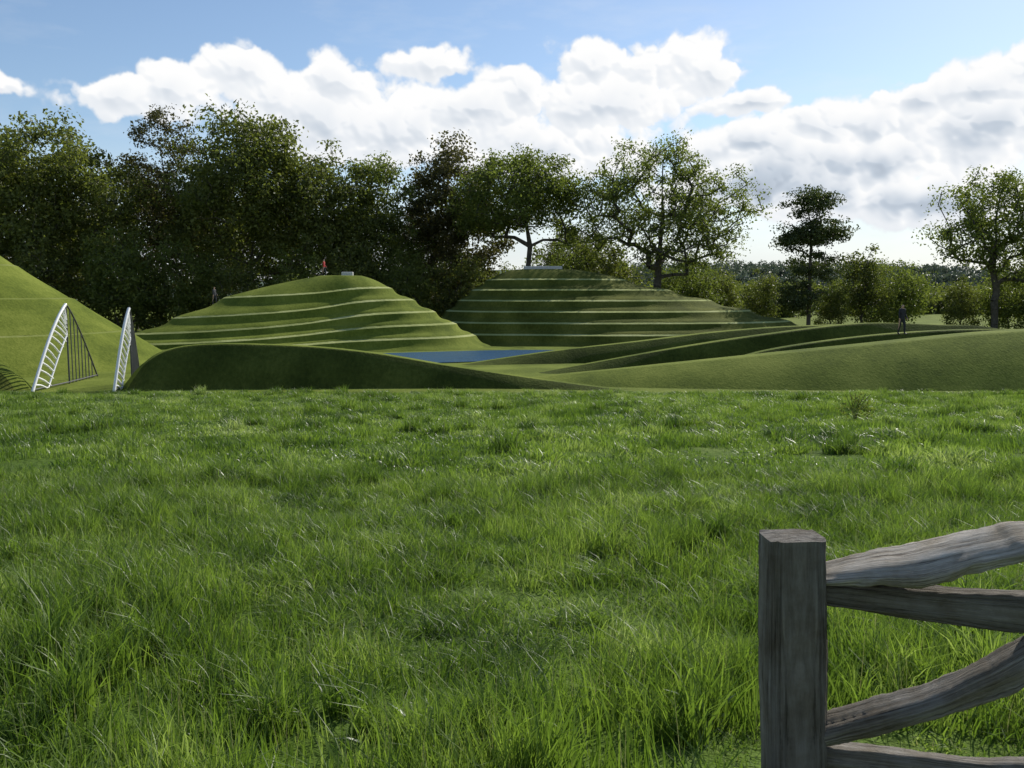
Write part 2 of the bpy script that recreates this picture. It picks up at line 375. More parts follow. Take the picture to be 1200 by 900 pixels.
def timber(name, path, hy, hz, parent, seed, sup=3.2, rough=.2, nseg=110, sides=48, mat=None, ragged=.02, roll=0):
    D = np.column_stack([path, hy, hz]); C = cat(D, nseg // (len(D) - 1))
    n = len(C); P = C[:, :3]; T = np.gradient(P, axis=0); T /= np.linalg.norm(T, axis=1)[:, None]
    vertical = abs(T[0][2]) > .8
    ref = np.array([0, math.cos(roll), math.sin(roll)])
    A = ref - (T @ ref)[:, None] * T; A /= np.linalg.norm(A, axis=1)[:, None]
    B = np.cross(T, A)
    a = np.linspace(0, 2 * np.pi, sides, endpoint=False)
    ca, sa = np.cos(a), np.sin(a)
    cs = np.sign(ca) * np.abs(ca) ** (2 / sup); ss = np.sign(sa) * np.abs(sa) ** (2 / sup)
    f = vnoise(seed); f2 = vnoise(seed + 50); f3 = vnoise(seed + 90); L = np.concatenate([[0], np.cumsum(np.linalg.norm(np.diff(P, axis=0), axis=1))])
    U, W = np.meshgrid(L, a, indexing='ij')
    s = 1 + rough * f(U, W) + rough * .35 * f2(U * 5, W) + rough * .25 * f3(U * 16, 2 * W)
    rs = np.random.default_rng(seed)
    s = s + rough * .28 * (np.abs(((W * 3.5 / 3.14159 + .25 * np.sin(U * 2.3 + seed)) % 1) - .5) - .25)
    for q in range(8):
        wc = rs.uniform(0, 6.283) + .12 * np.sin(U * 4 + q); d = np.angle(np.exp(1j * (W - wc)))
        s = s - rs.uniform(.05, .14) * np.exp(-(d / .07) ** 2) * sstep(.0, .5, np.sin(U * rs.uniform(2, 6) + q * 2))
    V = P[:, None] + A[:, None] * (C[:, 3][:, None] * cs * s)[..., None] + B[:, None] * (C[:, 4][:, None] * ss * s)[..., None]
    if ragged:
        rg_ = ragged * (np.sin(a * 3 + seed) + .6 * np.sin(a * 7 + 2 * seed))
        e0 = np.clip(1 - L / .15, 0, 1)[:, None] - np.clip(1 - (L[-1] - L) / .15, 0, 1)[:, None]
        if vertical: e0 = e0 * .25
        V = V + T[:, None] * (rg_[None] * e0)[..., None]
    V = V.reshape(-1, 3)
    i = (np.arange(n - 1)[:, None] * sides + np.arange(sides)).ravel(); j = (np.arange(n - 1)[:, None] * sides + (np.arange(sides) + 1) % sides).ravel()
    F = np.stack([i, j, j + sides, i + sides], -1)
    V = np.vstack([V, V[:sides], V[-sides:], V[:sides].mean(0), V[-sides:].mean(0) + (np.array([0, 0, .004]) if vertical else 0)])
    b0 = n * sides; b1 = b0 + sides; c0 = b1 + sides; c1 = c0 + 1
    k = np.arange(sides); k1 = (k + 1) % sides
    T3 = np.vstack([np.stack([b0 + k1, b0 + k, np.full(sides, c0)], -1), np.stack([b1 + k, b1 + k1, np.full(sides, c1)], -1)])
    me = mesh_np(name, V, F, [mat or M_wood], True, F3=T3)
    uvl = me.uv_layers.new(name='UVMap')
    li = np.zeros(len(me.loops), np.int32); me.loops.foreach_get('vertex_index', li)
    tri = np.abs(((W / 3.14159) % 2) - 1)
    uv = np.zeros((len(V), 2)); uv[:b0, 0] = U.ravel() + seed; uv[:b0, 1] = tri.ravel() * .33
    rel = V[b0:] - V[c0 if not vertical else c1]; uv[b0:, 0] = rel[:, 0] * 9 + seed; uv[b0:, 1] = (rel[:, 1] + rel[:, 2]) * 1.0
    uvl.data.foreach_set('uv', uv[li].astype(np.float32).ravel())
    return obj(name, me, parent)

fence = empty('timber_fence', (0, 0, 0))
timber('post', [(1.005, 3.0, -.6), (1.0, 3.0, 0.0), (.982, 3.0, .45), (.968, 3.0, .87)], [.085] * 4, [.108, .104, .104, .098], fence, 3, sup=5, rough=.07, nseg=90, ragged=.01)
timber('post', [(3.05, 2.62, -.6), (3.05, 2.62, .2), (3.04, 2.62, .9)], [.085] * 3, [.1, .1, .095], fence, 9, sup=4.5, rough=.06, nseg=60, ragged=.01)
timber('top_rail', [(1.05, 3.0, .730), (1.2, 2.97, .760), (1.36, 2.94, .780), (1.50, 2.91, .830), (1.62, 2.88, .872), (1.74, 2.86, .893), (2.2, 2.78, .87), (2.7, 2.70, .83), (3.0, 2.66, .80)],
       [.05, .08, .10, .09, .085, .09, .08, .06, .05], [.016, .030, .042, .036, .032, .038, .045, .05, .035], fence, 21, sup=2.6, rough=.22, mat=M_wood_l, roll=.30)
timber('middle_rail', [(1.05, 3.03, .668), (1.25, 2.99, .657), (1.5, 2.93, .648), (1.75, 2.87, .640), (2.3, 2.77, .60), (3.0, 2.66, .55)],
       [.035, .04, .045, .05, .05, .04], [.046, .054, .058, .068, .06, .045], fence, 5, sup=4.0, rough=.16, mat=M_wood)
timber('diagonal_brace', [(1.05, 2.98, .160), (1.25, 2.95, .235), (1.45, 2.91, .325), (1.62, 2.88, .42), (1.85, 2.84, .54), (2.3, 2.76, .50), (3.0, 2.66, .30)],
       [.05, .06, .06, .06, .06, .05, .04], [.040, .046, .042, .052, .055, .05, .04], fence, 33, sup=2.8, rough=.22, mat=M_wood_m, roll=.30)
timber('bottom_rail', [(1.05, 3.0, .085), (1.3, 2.96, .075), (1.6, 2.9, .07), (1.8, 2.86, .08), (2.4, 2.75, .06), (3.0, 2.66, .05)],
       [.04, .045, .045, .045, .045, .04], [.042, .045, .04, .045, .05, .045], fence, 17, sup=3, rough=.18, mat=M_wood_m)

# ------------------------------------------------------------------ trees
def leaves(centres, sizes, n_per, ls, rng, flat=.7):
    m = len(centres); idx = np.repeat(np.arange(m), n_per); k = len(idx)
    d = rng.normal(size=(k, 3)); ln = np.linalg.norm(d, axis=1)[:, None]
    off = d * .48 * np.minimum(1, 2.3 / ln)
    P = centres[idx] + off * sizes[idx][:, None] * np.array([1, 1, flat])
    d = d / ln
    nrm = rng.normal(size=(k, 3)) + d * .8 + np.array([0, 0, .5]); nrm /= np.linalg.norm(nrm, axis=1)[:, None]
    a = np.cross(nrm, rng.normal(size=(k, 3))); a /= np.linalg.norm(a, axis=1)[:, None]; b = np.cross(nrm, a)
    s = ls * rng.uniform(.55, 1.35, k)[:, None]
    w = s * rng.uniform(.45, .8, (k, 1))
    bend = nrm * s * .18
    V = np.stack([P - a * s * .5, P - b * w * .5 + bend, P + a * s * .5, P + b * w * .5 + bend], 1).reshape(-1, 3)
    F = np.arange(4 * k).reshape(-1, 4)
    return V, F

def tree_mesh(name, H, ells, nclump, cs, nleaf, ls, mat, seed, fork=.3, tip=.03, trunk_bend=0, shell=.45, flat=.7, trunkx=0, lumpa=.10):
    rng = np.random.default_rng(seed)
    E = np.array(ells, float); vol = E[:, 3] * E[:, 4] * E[:, 5]; pick = rng.choice(len(E), nclump, p=vol / vol.sum())
    d = rng.normal(size=(nclump, 3)); d /= np.linalg.norm(d, axis=1)[:, None]
    lump = 1 + lumpa * np.sin(d[:, 0] * 5 + seed) * np.cos(d[:, 2] * 6 + 2 * seed) + lumpa * .6 * np.sin(d[:, 1] * 9 + seed) - .04
    r = (shell + (1 - shell) * rng.uniform(0, 1, nclump) ** .8) * lump
    c = E[pick, :3] + d * E[pick, 3:] * r[:, None]
    c = c[c[:, 2] > 1.0]
    fz = H * fork
    nodes = [np.array([trunkx, 0, -.4])]; par = [-1]
    nt_ = 7
    for k in range(1, nt_ + 1):
        f = k / nt_
        nodes.append(np.array([trunkx + trunk_bend * f * f + .12 * rng.normal() * f, .12 * rng.normal() * f, fz * f])); par.append(len(nodes) - 2)
    cc = E[:, :3].mean(0); tp = np.array([cc[0], cc[1], H * .8]); st = nodes[-1]
    for k in range(1, 5):
        f = k / 4; nodes.append(st + (tp - st) * f + rng.normal(size=3) * .35); par.append(len(nodes) - 2)
    order = np.argsort(np.linalg.norm(c - st, axis=1)); arr = np.array(nodes)
    for oi in order:
        t = c[oi]; dd = arr - t
        dist = np.linalg.norm(dd, axis=1) + np.maximum(0, dd[:, 2] + .2) * 1.2
        dist[:4] += 50
        b = int(np.argmin(dist)); p = arr[b]; ln = np.linalg.norm(t - p); n = max(1, int(ln / 1.3))
        new = []
        for k in range(1, n + 1):
            f = k / n; q = p + (t - p) * f + (rng.normal(size=3) * .08 * ln * math.sin(math.pi * f) if n > 1 else 0)
            q = q + np.array([0, 0, .10 * ln * math.sin(math.pi * f)])
            new.append(q); par.append(b if k == 1 else len(arr) + k - 2)
        arr = np.vstack([arr, new])
    n = len(arr); par = np.array(par); w = np.zeros(n); haschild = np.zeros(n, bool); haschild[par[1:]] = True
    e = 2.25; w[~haschild] = tip ** e
    for i in range(n - 1, 0, -1): w[par[i]] += w[i]
    rad = w ** (1 / e); rad[0] *= 1.5; rad[1] *= 1.1
    i1 = np.arange(1, n); i0 = par[1:]
    A = arr[i0]; B = arr[i1]; ra = np.minimum(rad[i0], rad[i1] * 1.25 + .01); ra[:11] = rad[i0][:11]; rb = rad[i1]
    T = B - A; T /= np.linalg.norm(T, axis=1)[:, None] + 1e-9
    ref = np.where(np.abs(T[:, 2:3]) < .9, np.array([[0, 0, 1.]]), np.array([[1., 0, 0]]))
    U = np.cross(T, ref); U /= np.linalg.norm(U, axis=1)[:, None] + 1e-9; W = np.cross(T, U)
    sd = 6; an = np.linspace(0, 2 * np.pi, sd, endpoint=False); ca = np.cos(an)[None, :, None]; sa = np.sin(an)[None, :, None]
    dirs = U[:, None] * ca + W[:, None] * sa
    R0 = A[:, None] + dirs * ra[:, None, None]; R1 = B[:, None] + dirs * rb[:, None, None]
    VW = np.concatenate([R0, R1], 1).reshape(-1, 3)
    base = (np.arange(n - 1) * 2 * sd)[:, None]; k = np.arange(sd)[None]; k1 = (k + 1) % sd
    FW = np.stack([base + k, base + k1, base + k1 + sd, base + k + sd], -1).reshape(-1, 4)
    szs = cs * rng.uniform(.6, 1.35, len(c))
    VL, FL = leaves(c, szs, nleaf, ls, rng, flat)
    V = np.vstack([VW, VL]); F = np.vstack([FW, FL + len(VW)])
    mi = np.concatenate([np.zeros(len(FW)), np.ones(len(FL))])
    return mesh_np(name, V, F, [M_bark, mat], False, mi)

GB = -3.4
def plant(kind, me, x, y, rz=0, s=1):
    o = obj(kind, me, loc=(x, y, GB), rotz=rz); o.scale = (s, s, s); return o

tA = tree_mesh('oak_a', 27, [(0, 0, 16, 11, 9, 9.5), (-5, 0, 16, 8, 7, 8.5), (5, 1, 14, 7, 6, 9)], 380, 1.9, 90, .46, M_leaf, 1)
plant('oak_tree', tA, -54.0, 105)
tA2 = tree_mesh('oak_a2', 28, [(0, 0, 18, 10, 9, 9.5), (3, 0, 10, 8, 8, 7)], 320, 1.8, 80, .46, M_leaf_d, 2)
plant('oak_tree', tA2, -69, 110)
tB = tree_mesh('ash_b', 29, [(0, 0, 21, 5, 5, 7.0), (1, 0, 12, 5, 5, 6)], 150, 1.35, 75, .36, M_leaf_d, 3, fork=.45, lumpa=.2)
plant('ash_tree', tB, -43.2, 111)
tC = tree_mesh('beech_c', 29, [(0, 0, 18, 9.5, 8, 9.3), (-4, 0, 14, 7, 7, 8), (6, 0, 14, 6, 6, 8), (2, 0, 21.5, 5, 5, 5)], 380, 1.9, 95, .44, M_leaf, 4)
plant('beech_tree', tC, -31.5, 108)
tD = tree_mesh('ash_d', 24, [(0, 0, 16, 7, 6, 7), (3, 0, 12, 6, 6, 6)], 200, 1.6, 85, .40, M_leaf, 5)
plant('ash_tree', tD, -22.4, 111)
tE = tree_mesh('ash_e', 23.4, [(0, 0, 17, 5, 5, 6), (1, 0, 10, 5.5, 5, 6)], 150, 1.5, 80, .38, M_leaf_l, 6, lumpa=.18)
plant('ash_tree', tE, -16.6, 114)
tF = tree_mesh('beech_f', 26.3, [(0, 0, 18, 6.3, 6, 7.0), (1, 0, 11, 7, 6, 7)], 260, 1.6, 100, .42, M_leaf_d, 7)
plant('beech_tree', tF, -8.2, 118)
tG = tree_mesh('sycamore_g', 23.4, [(-1.5, 0, 17.2, 8, 7, 5.2), (3, 0, 18.5, 5.5, 5, 4), (-4.5, 0, 15.5, 5, 4, 3.6), (5.5, 0, 14.5, 2.5, 4, 4)], 250, 1.6, 100, .36, M_leaf_l, 8, fork=.33, tip=.05, shell=.45, trunkx=.6, flat=.6)
plant('sycamore_tree', tG, 1.2, 110)
tH = tree_mesh('sycamore_h', 26.4, [(0, 0, 18, 9.5, 7, 7.4), (6.5, 0, 15, 6, 6, 6), (-6, 0, 15, 5.5, 5, 6), (3, 0, 11, 8, 6, 4)], 400, 1.5, 66, .33, M_leaf_l, 9, fork=.32, tip=.06, shell=.35, flat=.7, lumpa=.14)
plant('sycamore_tree', tH, 18.2, 112)
tI = tree_mesh('pine_i', 18, [(0, 0, 15.6, 3.4, 3, 2.3), (-1, 0, 11.8, 4.0, 3, 2.0), (2, 0, 12.6, 3.6, 3, 1.4), (.5, 0, 8.6, 3.8, 3, 2.3), (-1, 0, 5, 3.2, 3, 2.6)], 190, 1.15, 95, .30, M_pine, 10, fork=.6, tip=.035, flat=.5, shell=.25)
plant('pine_tree', tI, 35, 105)
tJ = tree_mesh('ash_j', 20.2, [(0, 0, 14.5, 6.4, 5, 5.4), (3, 0, 10, 6, 5, 5), (-4, 0, 11, 3.4, 4, 3)], 280, 1.35, 62, .32, M_leaf_l, 12, fork=.3, tip=.05, flat=.7, shell=.35)
plant('ash_tree', tJ, 54.2, 100)
tK = tree_mesh('small_k', 11, [(0, 0, 7, 3.2, 3, 3.8), (.5, 0, 4, 3.2, 3, 3)], 90, 1.3, 75, .32, M_leaf, 13)
tL = tree_mesh('small_l', 10, [(0, 0, 6, 4.4, 4, 3.6), (-1, 0, 3.5, 4.5, 4, 2.6)], 120, 1.3, 75, .32, M_leaf_l, 14)
plant('hawthorn_tree', tK, 43.2, 110); plant('hawthorn_tree', tL, 49.5, 114, 1)
plant('hawthorn_tree', tK, 31.5, 112, 2, .75); plant('hawthorn_tree', tK, 38.6, 108, 1, .6)
plant('hawthorn_tree', tL, 57.5, 103, 2, .8); plant('hawthorn_tree', tK, 52.5, 104, 4, .65)
plant('hawthorn_tree', tL, 62, 101, 2, .95); plant('hawthorn_tree', tL, 27, 125, 3, .9)
tM = tree_mesh('under_m', 13, [(0, 0, 7, 5.2, 4.5, 5.4), (1, 0, 3.6, 5.5, 5, 3.6)], 150, 1.4, 75, .36, M_leaf_l, 15, fork=.15)
tN = tree_mesh('under_n', 12, [(0, 0, 6.5, 5, 4.5, 4.6), (-1, 0, 3, 5.6, 5, 3.4)], 150, 1.4, 75, .36, M_leaf, 16, fork=.15)
for x, y, k, rz, s in [(-61, 98, 1, 0, 1.05), (-52, 99, 1, 1, .95), (-43.5, 99, 0, 2, 1.02), (-37, 101, 0, 3.5, .92), (-30.5, 100, 1, 4, .8), (-25, 103, 0, 5, .85), (-19, 106, 1, .5, .95),
                       (-13, 108, 0, 1.5, .85), (-6.5, 110, 1, 2.5, .9), (-1, 117, 1, 3.5, .8), (6.5, 118, 0, 2.2, 1.0), (11.5, 120, 1, 4.5, 1.2), (13.5, 117, 1, .9, .9), (23, 119, 0, 5.5, .85), (28, 122, 1, 3, .75), (-68, 101, 0, 1, 1)]:
    plant('understorey_tree', tM if k == 0 else tN, x, y, rz, s)
for x, y, k, rz, s in [(-80, 128, 0, 1, .9), (-66, 130, 1, 2, .85), (-54, 128, 0, 3, .85), (-43, 130, 1, 4, .88), (-33, 128, 0, 5, .8), (-24, 130, 1, .5, .68), (-14, 132, 0, 1.5, .66), (9, 136, 0, 2.4, .55), (-90, 115, 1, 2, .9)]:
    plant('woodland_tree', tA2 if k == 0 else tF, x, y, rz, s)

def belts():
    rng = np.random.default_rng(5); cs = []; sz = []
    def belt(x0, y0, x1, y1, n, h, w):
        for _ in range(n):
            f = rng.uniform(); x = x0 + (x1 - x0) * f + rng.normal() * w; y = y0 + (y1 - y0) * f + rng.normal() * w
            hh = h * (.75 + .25 * math.sin(f * 23 + x0) * math.sin(f * 9 + 1)) * rng.uniform(.5, 1)
            g = float(ground_z(x, y))
            for z in np.arange(.15, 1.0, .22):
                cs.append((x, y, g + hh * z)); sz.append(hh * .34)
    belt(28, 190, 62, 196, 60, 9, 3); belt(72, 210, 140, 230, 70, 9, 3); belt(-20, 180, 30, 185, 60, 13, 4)
    belt(60, 330, 260, 360, 170, 11, 5); belt(40, 430, 330, 470, 220, 12, 7); belt(90, 700, 560, 760, 330, 17, 12)
    belt(100, 1050, 800, 1150, 420, 22, 20); belt(-300, 300, 20, 320, 120, 16, 8); belt(150, 1500, 1100, 1580, 420, 26, 40); belt(200, 1900, 1300, 2100, 420, 30, 60)
    cs = np.array(cs); sz = np.array(sz)
    far = cs[:, 1] > 600
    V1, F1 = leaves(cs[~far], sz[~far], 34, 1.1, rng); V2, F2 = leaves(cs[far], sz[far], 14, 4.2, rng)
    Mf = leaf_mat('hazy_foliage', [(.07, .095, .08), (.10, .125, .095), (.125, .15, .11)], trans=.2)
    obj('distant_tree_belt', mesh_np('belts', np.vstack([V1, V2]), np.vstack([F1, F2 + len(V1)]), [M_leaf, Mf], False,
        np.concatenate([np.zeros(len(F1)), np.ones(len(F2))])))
belts()

# ------------------------------------------------------------------ meadow grass
def blades(n, rad, h, w, rng, lean=.5, seg=3, curl=2.1):
    a = rng.uniform(0, 6.283, n); r = rad * np.sqrt(rng.uniform(0, 1, n)); ox, oy = r * np.cos(a), r * np.sin(a)
    hh = h * rng.uniform(.4, 1.25, n); ww = w * rng.uniform(.6, 1.4, n)
    la = rng.uniform(0, 6.283, n); ln = lean * rng.uniform(.1, 1.3, n) * hh
    fa = la + rng.normal(0, .9, n) + np.pi / 2
    V = []
    for s in range(seg + 1):
        t = s / seg
        cx = ox + np.cos(la) * ln * t ** curl; cy = oy + np.sin(la) * ln * t ** curl
        cz = hh * (t - .26 * lean * t ** 3) - .03
        wd = ww * .5 * (1 - t ** 1.8)
        if s < seg:
            V.append(np.column_stack([cx - np.cos(fa) * wd, cy - np.sin(fa) * wd, cz]))
            V.append(np.column_stack([cx + np.cos(fa) * wd, cy + np.sin(fa) * wd, cz]))
        else: V.append(np.column_stack([cx, cy, cz]))
    k = 2 * seg + 1; V = np.stack(V, 1).reshape(-1, 3); b = np.arange(n) * k
    F = np.vstack([np.stack([b + 2 * s, b + 2 * s + 1, b + 2 * s + 3, b + 2 * s + 2], -1) for s in range(seg - 1)]) if seg > 1 else np.zeros((0, 4), int)
    T = np.stack([b + 2 * seg - 2, b + 2 * seg - 1, b + 2 * seg], -1)
    return V, F, T

def combine(name, parts, mats):
    V = []; F = []; T = []; mf = []; mt = []; o = 0
    for (v, f, t), mi in parts:
        V.append(v); F.append(f + o); T.append(t + o); mf += [mi] * len(f); mt += [mi] * len(t); o += len(v)
    return mesh_np(name, np.vstack(V), np.vstack(F), mats, True, mf + mt, F3=np.vstack(T))

near = bpy.data.collections.new('grass_tufts_near'); far = bpy.data.collections.new('grass_tufts_far')
rg = np.random.default_rng(21)
def put(coll, name, me):
    o = bpy.data.objects.new(name, me); coll.objects.link(o)
MG = [M_grass, M_stalk, M_weed]
for i in range(4):
    put(near, 'tuft_%02d' % i, combine('t', [(blades(105, .25, .16 + .035 * i, .0085, rg, .38 + .14 * i, curl=1.6 + .2 * i), 0), (blades(40, .24, .09, .011, rg, .8, seg=2), 0),
        (blades(3, .2, .26, .003, rg, .15), 1)], MG))
put(near, 'tuft_04', combine('t', [(blades(120, .10, .30, .010, rg, .65), 0)], MG))
put(near, 'tuft_05', combine('t', [(blades(90, .24, .15, .008, rg, .6), 0), (blades(16, .12, .13, .030, rg, 1.1, seg=4), 2)], MG))
put(near, 'tuft_06', combine('t', [(blades(260, .26, .05, .008, rg, .9, seg=2), 0), (blades(24, .25, .05, .006, rg, .9, seg=2), 1)], MG))
MG2 = [M_grass_far, M_stalk, M_weed]
for i in range(3):
    put(far, 'ftuft_%02d' % i, combine('t', [(blades(270, .72, .11 + .035 * i, .020, rg, .6, seg=2), 0), (blades(90, .7, .10, .024, rg, 1.0, seg=2), 0)], MG2))
put(far, 'ftuft_03', combine('t', [(blades(150, .24, .34, .022, rg, .7, seg=3), 0), (blades(8, .3, .36, .008, rg, .2, seg=2), 1)], MG2))
put(far, 'ftuft_04', combine('t', [(blades(110, .45, .16, .020, rg, .7, seg=2), 0), (blades(46, .32, .18, .040, rg, 1.2, seg=3), 2)], MG2))

def lowf(x, y, k=1.0, ph=0):
    return (np.sin(x * .71 * k + 1.7 * np.sin(y * .43 * k + ph)) + np.sin(y * .93 * k + 1.3 * np.sin(x * .59 * k + 2 + ph)) + .6 * np.sin((x + y) * 2.1 * k + ph)) / 2.6

def scatter(name, coll, pts, idx, scl):
    n = len(pts); me = bpy.data.meshes.new(name); me.vertices.add(n); me.vertices.foreach_set('co', pts.astype(np.float32).ravel())
    rot = np.column_stack([RNG.normal(0, .08, n), RNG.normal(0, .08, n), RNG.uniform(0, 6.283, n)])
    a = me.attributes.new('rot', 'FLOAT_VECTOR', 'POINT'); a.data.foreach_set('vector', rot.astype(np.float32).ravel())
    a = me.attributes.new('scl', 'FLOAT_VECTOR', 'POINT'); a.data.foreach_set('vector', scl.astype(np.float32).ravel())
    a = me.attributes.new('idx', 'INT', 'POINT'); a.data.foreach_set('value', idx.astype(np.int32))
    me.update()
    o = obj(name, me)
    ng = bpy.data.node_groups.new(name, 'GeometryNodeTree')
    ng.interface.new_socket('Geometry', in_out='INPUT', socket_type='NodeSocketGeometry'); ng.interface.new_socket('Geometry', in_out='OUTPUT', socket_type='NodeSocketGeometry')
    gi = ng.nodes.new('NodeGroupInput'); go = ng.nodes.new('NodeGroupOutput')
    ci = ng.nodes.new('GeometryNodeCollectionInfo'); ci.inputs['Collection'].default_value = coll
    ci.inputs['Separate Children'].default_value = True; ci.inputs['Reset Children'].default_value = True
    iop = ng.nodes.new('GeometryNodeInstanceOnPoints'); iop.inputs['Pick Instance'].default_value = True
    def attr(nm, ty):
        q = ng.nodes.new('GeometryNodeInputNamedAttribute'); q.data_type = ty; q.inputs['Name'].default_value = nm
        return [s for s in q.outputs if s.enabled and s.name == 'Attribute'][0]
    L = ng.links.new
    e2r = ng.nodes.new('FunctionNodeEulerToRotation')
    L(attr('rot', 'FLOAT_VECTOR'), e2r.inputs[0]); L(e2r.outputs[0], iop.inputs['Rotation'])
    L(attr('scl', 'FLOAT_VECTOR'), iop.inputs['Scale']); L(attr('idx', 'INT'), iop.inputs['Instance Index'])
    L(gi.outputs[0], iop.inputs['Points']); L(ci.outputs[0], iop.inputs['Instance']); L(iop.outputs[0], go.inputs[0])
    md = o.modifiers.new('scatter', 'NODES'); md.node_group = ng
    return o

def meadow():
    r = np.random.default_rng(31)
    n = 4800; x = r.uniform(-10, 10, n); y = r.uniform(2.2, 12.5, n); k = np.abs(x) < .62 * y + 1.0; x, y = x[k], y[k]
    f = lowf(x, y, 1.9); g = lowf(x, y, 3.4, 1.3)
    idx = r.integers(0, 4, len(x)); u = r.uniform(0, 1, len(x))
    idx = np.where((u < .08 + .24 * (f > .3)), 4, idx); idx = np.where((u > .965) | ((g > .6) & (u > .82)), 5, idx)
    hs = .90 + .50 * f + .20 * r.normal(size=len(x)) + .30 * sstep(6, 3, y)
    mown = ((x > .62 + .2 * np.sin(y * 3)) & (y < 3.78 + .12 * np.sin(x * 5)))
    idx = np.where(mown, 6, idx); hs = np.where(mown, .8, hs); hs = np.clip(hs, .35, 1.7)
    s = np.column_stack([np.ones(len(x)) * r.uniform(.85, 1.2, len(x))] * 2 + [hs])
    scatter('meadow_grass', near, np.column_stack([x, y, ground_z(x, y)]), idx, s)
    n = 7200; x = r.uniform(-36, 40, n); y = r.uniform(11.5, 46.4, n); k = np.abs(x) < .62 * y + 2; k &= y < 45.3 + .7 * np.sin(x * 1.3) * np.sin(x * .37) + .4 * r.normal(size=n); x, y = x[k], y[k]
    f = lowf(x, y, 1.3); g = lowf(x, y, 2.3, 2.2)
    idx = r.integers(0, 3, len(x)); u = r.uniform(0, 1, len(x))
    idx = np.where((u < .14 + .26 * (g > .25)), 3, idx); idx = np.where((u > .96) | ((f > .45) & (u > .88)), 4, idx)
    hs = np.clip(.85 + .50 * f + .28 * r.normal(size=len(x)), .3, 1.8) * (1 - .4 * sstep(43.5, 45.5, y))
    s = np.column_stack([r.uniform(.85, 1.2, len(x))] * 2 + [hs])
    scatter('meadow_grass', far, np.column_stack([x, y, ground_z(x, y)]), idx, s)
meadow()
V, F = leaves(np.array([[0, 0, .3], [.25, 0, .4], [-.3, .1, .35], [.1, .1, .6], [.35, 0, .25]]), np.array([.3, .25, .25, .22, .25]), 70, .08, np.random.default_rng(3), 1)
tb = [(np.array([[0, 0, -.1], [.05 * i - .1, .03 * i, .35], [.14 * i - .3, 0, .75]]), .008) for i in range(6)]
bush = empty('thistle_plant', (9.6, 24.6, float(ground_z(9.6, 24.6))))
obj('foliage', mesh_np('thistle', V, F, [M_leaf_l], False), bush); obj('stems', tube_mesh(tb, 'stems', M_bark, 5), bush)

# ------------------------------------------------------------------ people
def person(loc, rz, shirt, trouser, hair, h=1.75, stride=.12):
    s = h / 1.75
    v = [(0, 0, .95), (0, 0, 1.12), (0, 0, 1.34), (0, 0, 1.48), (0, -.01, 1.58), (0, -.01, 1.68)]; r = [.14, .125, .15, .055, .088, .075]
    e = [(0, 1), (1, 2), (2, 3), (3, 4), (4, 5)]
    for sd in (-1, 1):
        b = len(v); v += [(sd * .17, 0, 1.41), (sd * .23, .03 * sd, 1.14), (sd * .22, -.10 - .05 * sd, .92), (sd * .22, -.14 - .05 * sd, .84)]; r += [.062, .045, .036, .032]
        e += [(2, b), (b, b + 1), (b + 1, b + 2), (b + 2, b + 3)]
        b = len(v); st = stride * sd
        v += [(sd * .09, 0, .88), (sd * .10, -st * .7 - .03, .50), (sd * .10, -st * 1.2 + .03, .09), (sd * .11, -st * 1.2 - .14, .04)]; r += [.10, .068, .045, .038]
        e += [(0, b), (b, b + 1), (b + 1, b + 2), (b + 2, b + 3)]
    me = bpy.data.meshes.new('body_src'); me.from_pydata([tuple(c * s for c in p) for p in v], e, [])
    o = bpy.data.objects.new('body_src', me); COL.objects.link(o)
    o.modifiers.new('k', 'SKIN'); sv = me.skin_vertices[0].data
    for i, q in enumerate(sv): q.radius = (r[i] * s * (1.15 if i in (0, 1, 2) else 1), r[i] * s * (.75 if i in (0, 1, 2) else 1)); q.use_root = (i == 0)
    sb = o.modifiers.new('s', 'SUBSURF'); sb.levels = 2; sb.render_levels = 2
    dg = bpy.context.evaluated_depsgraph_get(); em = bpy.data.meshes.new_from_object(o.evaluated_get(dg)); bpy.data.objects.remove(o)
    em.materials.clear()
    for m in (simple_mat('shirt', shirt, .8), simple_mat('trousers', trouser, .8), simple_mat('skin', (.45, .28, .2), .6), simple_mat('hair', hair, .7), simple_mat('shoes', (.04, .035, .03), .5)):
        em.materials.append(m)
    for p in em.polygons:
        c = p.center / s; p.use_smooth = True
        if c.z > 1.64 or (c.z > 1.55 and c.y > .02): k = 3
        elif c.z > 1.47: k = 2
        elif abs(c.x) > .15 and c.z < .93: k = 2
        elif c.z > .93 or abs(c.x) > .17: k = 0
        elif c.z > .1: k = 1
        else: k = 4
        p.material_index = k
    root = empty('person', loc); root.rotation_euler[2] = rz
    obj('body', em, root)
person((23.9, 54.5, -.76), .3, (.02, .02, .028), (.02, .022, .03), (.04, .025, .02), 1.9)
person((-18.2, 86.6, 3.42), 1.4, (.45, .03, .03), (.03, .03, .05), (.05, .03, .02), 1.72)
person((-28.2, 84.5, .75), 1.2, (.05, .05, .06), (.04, .04, .05), (.03, .02, .02), 1.7)

# ------------------------------------------------------------------ light and sky
EL, AZ = math.radians(38), math.radians(38)
sd = Vector((math.sin(AZ) * math.cos(EL), math.cos(AZ) * math.cos(EL), math.sin(EL)))
sun = bpy.data.lights.new('sun', 'SUN'); sun.energy = 5.0; sun.angle = math.radians(.5); sun.color = (1, .95, .86)
so = bpy.data.objects.new('sun', sun); so.rotation_euler = (-sd).to_track_quat('-Z', 'Y').to_euler(); so.location = (20, 20, 60); link(so)

